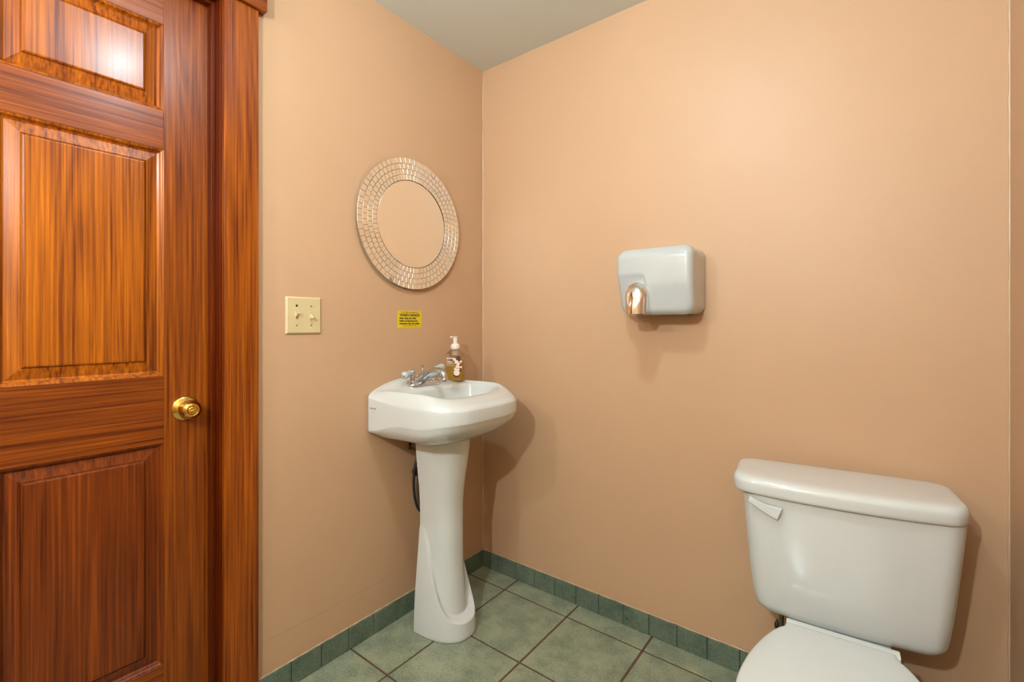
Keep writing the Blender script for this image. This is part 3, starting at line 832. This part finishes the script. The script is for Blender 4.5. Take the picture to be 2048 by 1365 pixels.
obj('seat_lid', *loft_s([seat_ring(.3695, .004), seat_ring(.3705, .001), seat_ring(.376, -.001), seat_ring(.384, -.001), seat_ring(.3890, .002), seat_ring(.3915, .008), seat_ring(.3930, .022), seat_ring(.3945, .060), seat_ring(.3955, .12)], 2, dx=-.013), M_seat, to, True, world=False, angle=60)
obj('seat_hinge', *loft([[(x - .013, -.262 + a, .3725 + b) for a, b in rrect(.030, .030, .007, 4)] for x in (-.103, -.1025, .1105, .111)]), M_seat, to, True, world=False, angle=50)
th = thing('toilet_supply_hose', 'dark braided water supply hose dropping below the toilet tank', 'hose', (1.205, -.05, .15))
obj('hose', *tube(spline([(1.2080, -.062, .337), (1.208, -.062, .26), (1.206, -.055, .20), (1.205, -.05, .15), (1.205, -.045, .12)], 6), .0062, 12), M_braid, th, True)
obj('hose_nut', *lathe([(0, .011), (.022, .011), (.024, .009)], (1.208, -.062, .313), (0, 0, 1), 6), M_rubber, th)
obj('valve', *join(tube([(1.205, -.001, .12), (1.205, -.05, .12)], .008, 12), lathe([(0, .016), (.006, .016)], (1.205, -.001, .12), (0, -1, 0), 20), lathe(sprof([(0, .003), (.01, .007), (.02, .0075), (.03, .003), (.036, .001)], 3), (1.1925, -.03, .19), (0, 0, 1), 12), tube([(1.1925, -.03, .19), (1.195, -.03, .13), (1.205, -.03, .12)], .003, 8)), M_rubber, th, True)

# ------------------------------------------------------------------ ceiling lamp (above and behind the view)
def emis(name, col, s):
    m, nt, b = newmat(name)
    b.inputs['Base Color'].default_value = (*col, 1)
    b.inputs['Emission Color'].default_value = (*col, 1); b.inputs['Emission Strength'].default_value = s
    return m
LX, LY = .93, -1.08
cl = thing('ceiling_light', 'two-bulb ceiling light fixture in the middle of the ceiling', 'ceiling light', (LX, LY, H))
obj('canopy', *lathe(sprof([(0, .085), (.012, .085), (.022, .07), (.028, .03), (.030, .001)], 3), (LX, LY, H - .0005), (0, 0, -1), 32), M_enamel, cl, True)
BULB = emis('lit_bulb', (.80, 1.0, 1.11), 620)
for s in (-1, 1):
    sk_ = obj('socket', *tube([(LX + s * .03, LY, H - .02), (LX + s * .032, LY, H - .062)], .016, 14), M_enamel, cl, True)
    obj('bulb', *lathe([(-.027 * math.cos(PI * i / 16) , .027 * math.sin(PI * i / 16)) for i in range(17)], (LX + s * .032, LY, H - .088), (0, 0, -1), 24), BULB, cl, True)

# two added globe lights behind the camera, standing in for flash and its bounce

for gx, gz, lab, pw in ((1.10, 1.76, 'right-hand', 3100), (.38, 1.80, 'left-hand', 950)):
    gy = -2.24; GLOBE = emis('lit_globe_' + lab[:4], (.80, 1.0, 1.11), pw)
    g = thing('added_globe', 'added globe light on the wall behind the camera, %s one' % lab, 'added light', (gx, -D, gz))
    obj('back_plate', *lathe(sprof([(.0005, .055), (.012, .055), (.018, .045), (.022, .012)], 3), (gx, -D, gz), (0, 1, 0), 28), M_enamel, g, True)
    obj('arm', *tube([(gx, -D + .015, gz), (gx, -D + .11, gz)], .010, 12), M_enamel, g, True)
    obj('globe', *lathe([(-.028 * math.cos(PI * i / 16), .028 * math.sin(PI * i / 16)) for i in range(17)], (gx, gy, gz), (0, 0, 1), 24), GLOBE, g, True)

w = bpy.data.worlds.new('w'); sc.world = w; w.use_nodes = True
w.node_tree.nodes['Background'].inputs[0].default_value = (1, .95, .88, 1); w.node_tree.nodes['Background'].inputs[1].default_value = .3

# ------------------------------------------------------------------ camera
cd = bpy.data.cameras.new('camera'); cam = bpy.data.objects.new('camera', cd); C.objects.link(cam)
cam.location = (1.41115, -1.61964, 1.11); cam.rotation_euler = (R(90), 0, R(37.5))
cd.sensor_fit = 'HORIZONTAL'; cd.sensor_width = 36; cd.lens = 931 / 2048 * 36; cd.shift_y = -(682.5 - 648) / 2048; cd.clip_start = .01
sc.camera = cam
sc.view_settings.view_transform = 'Standard'; sc.view_settings.look = 'None'; sc.view_settings.gamma = 1
sc.view_settings.exposure = -0.35
sc.view_settings.use_curve_mapping = False
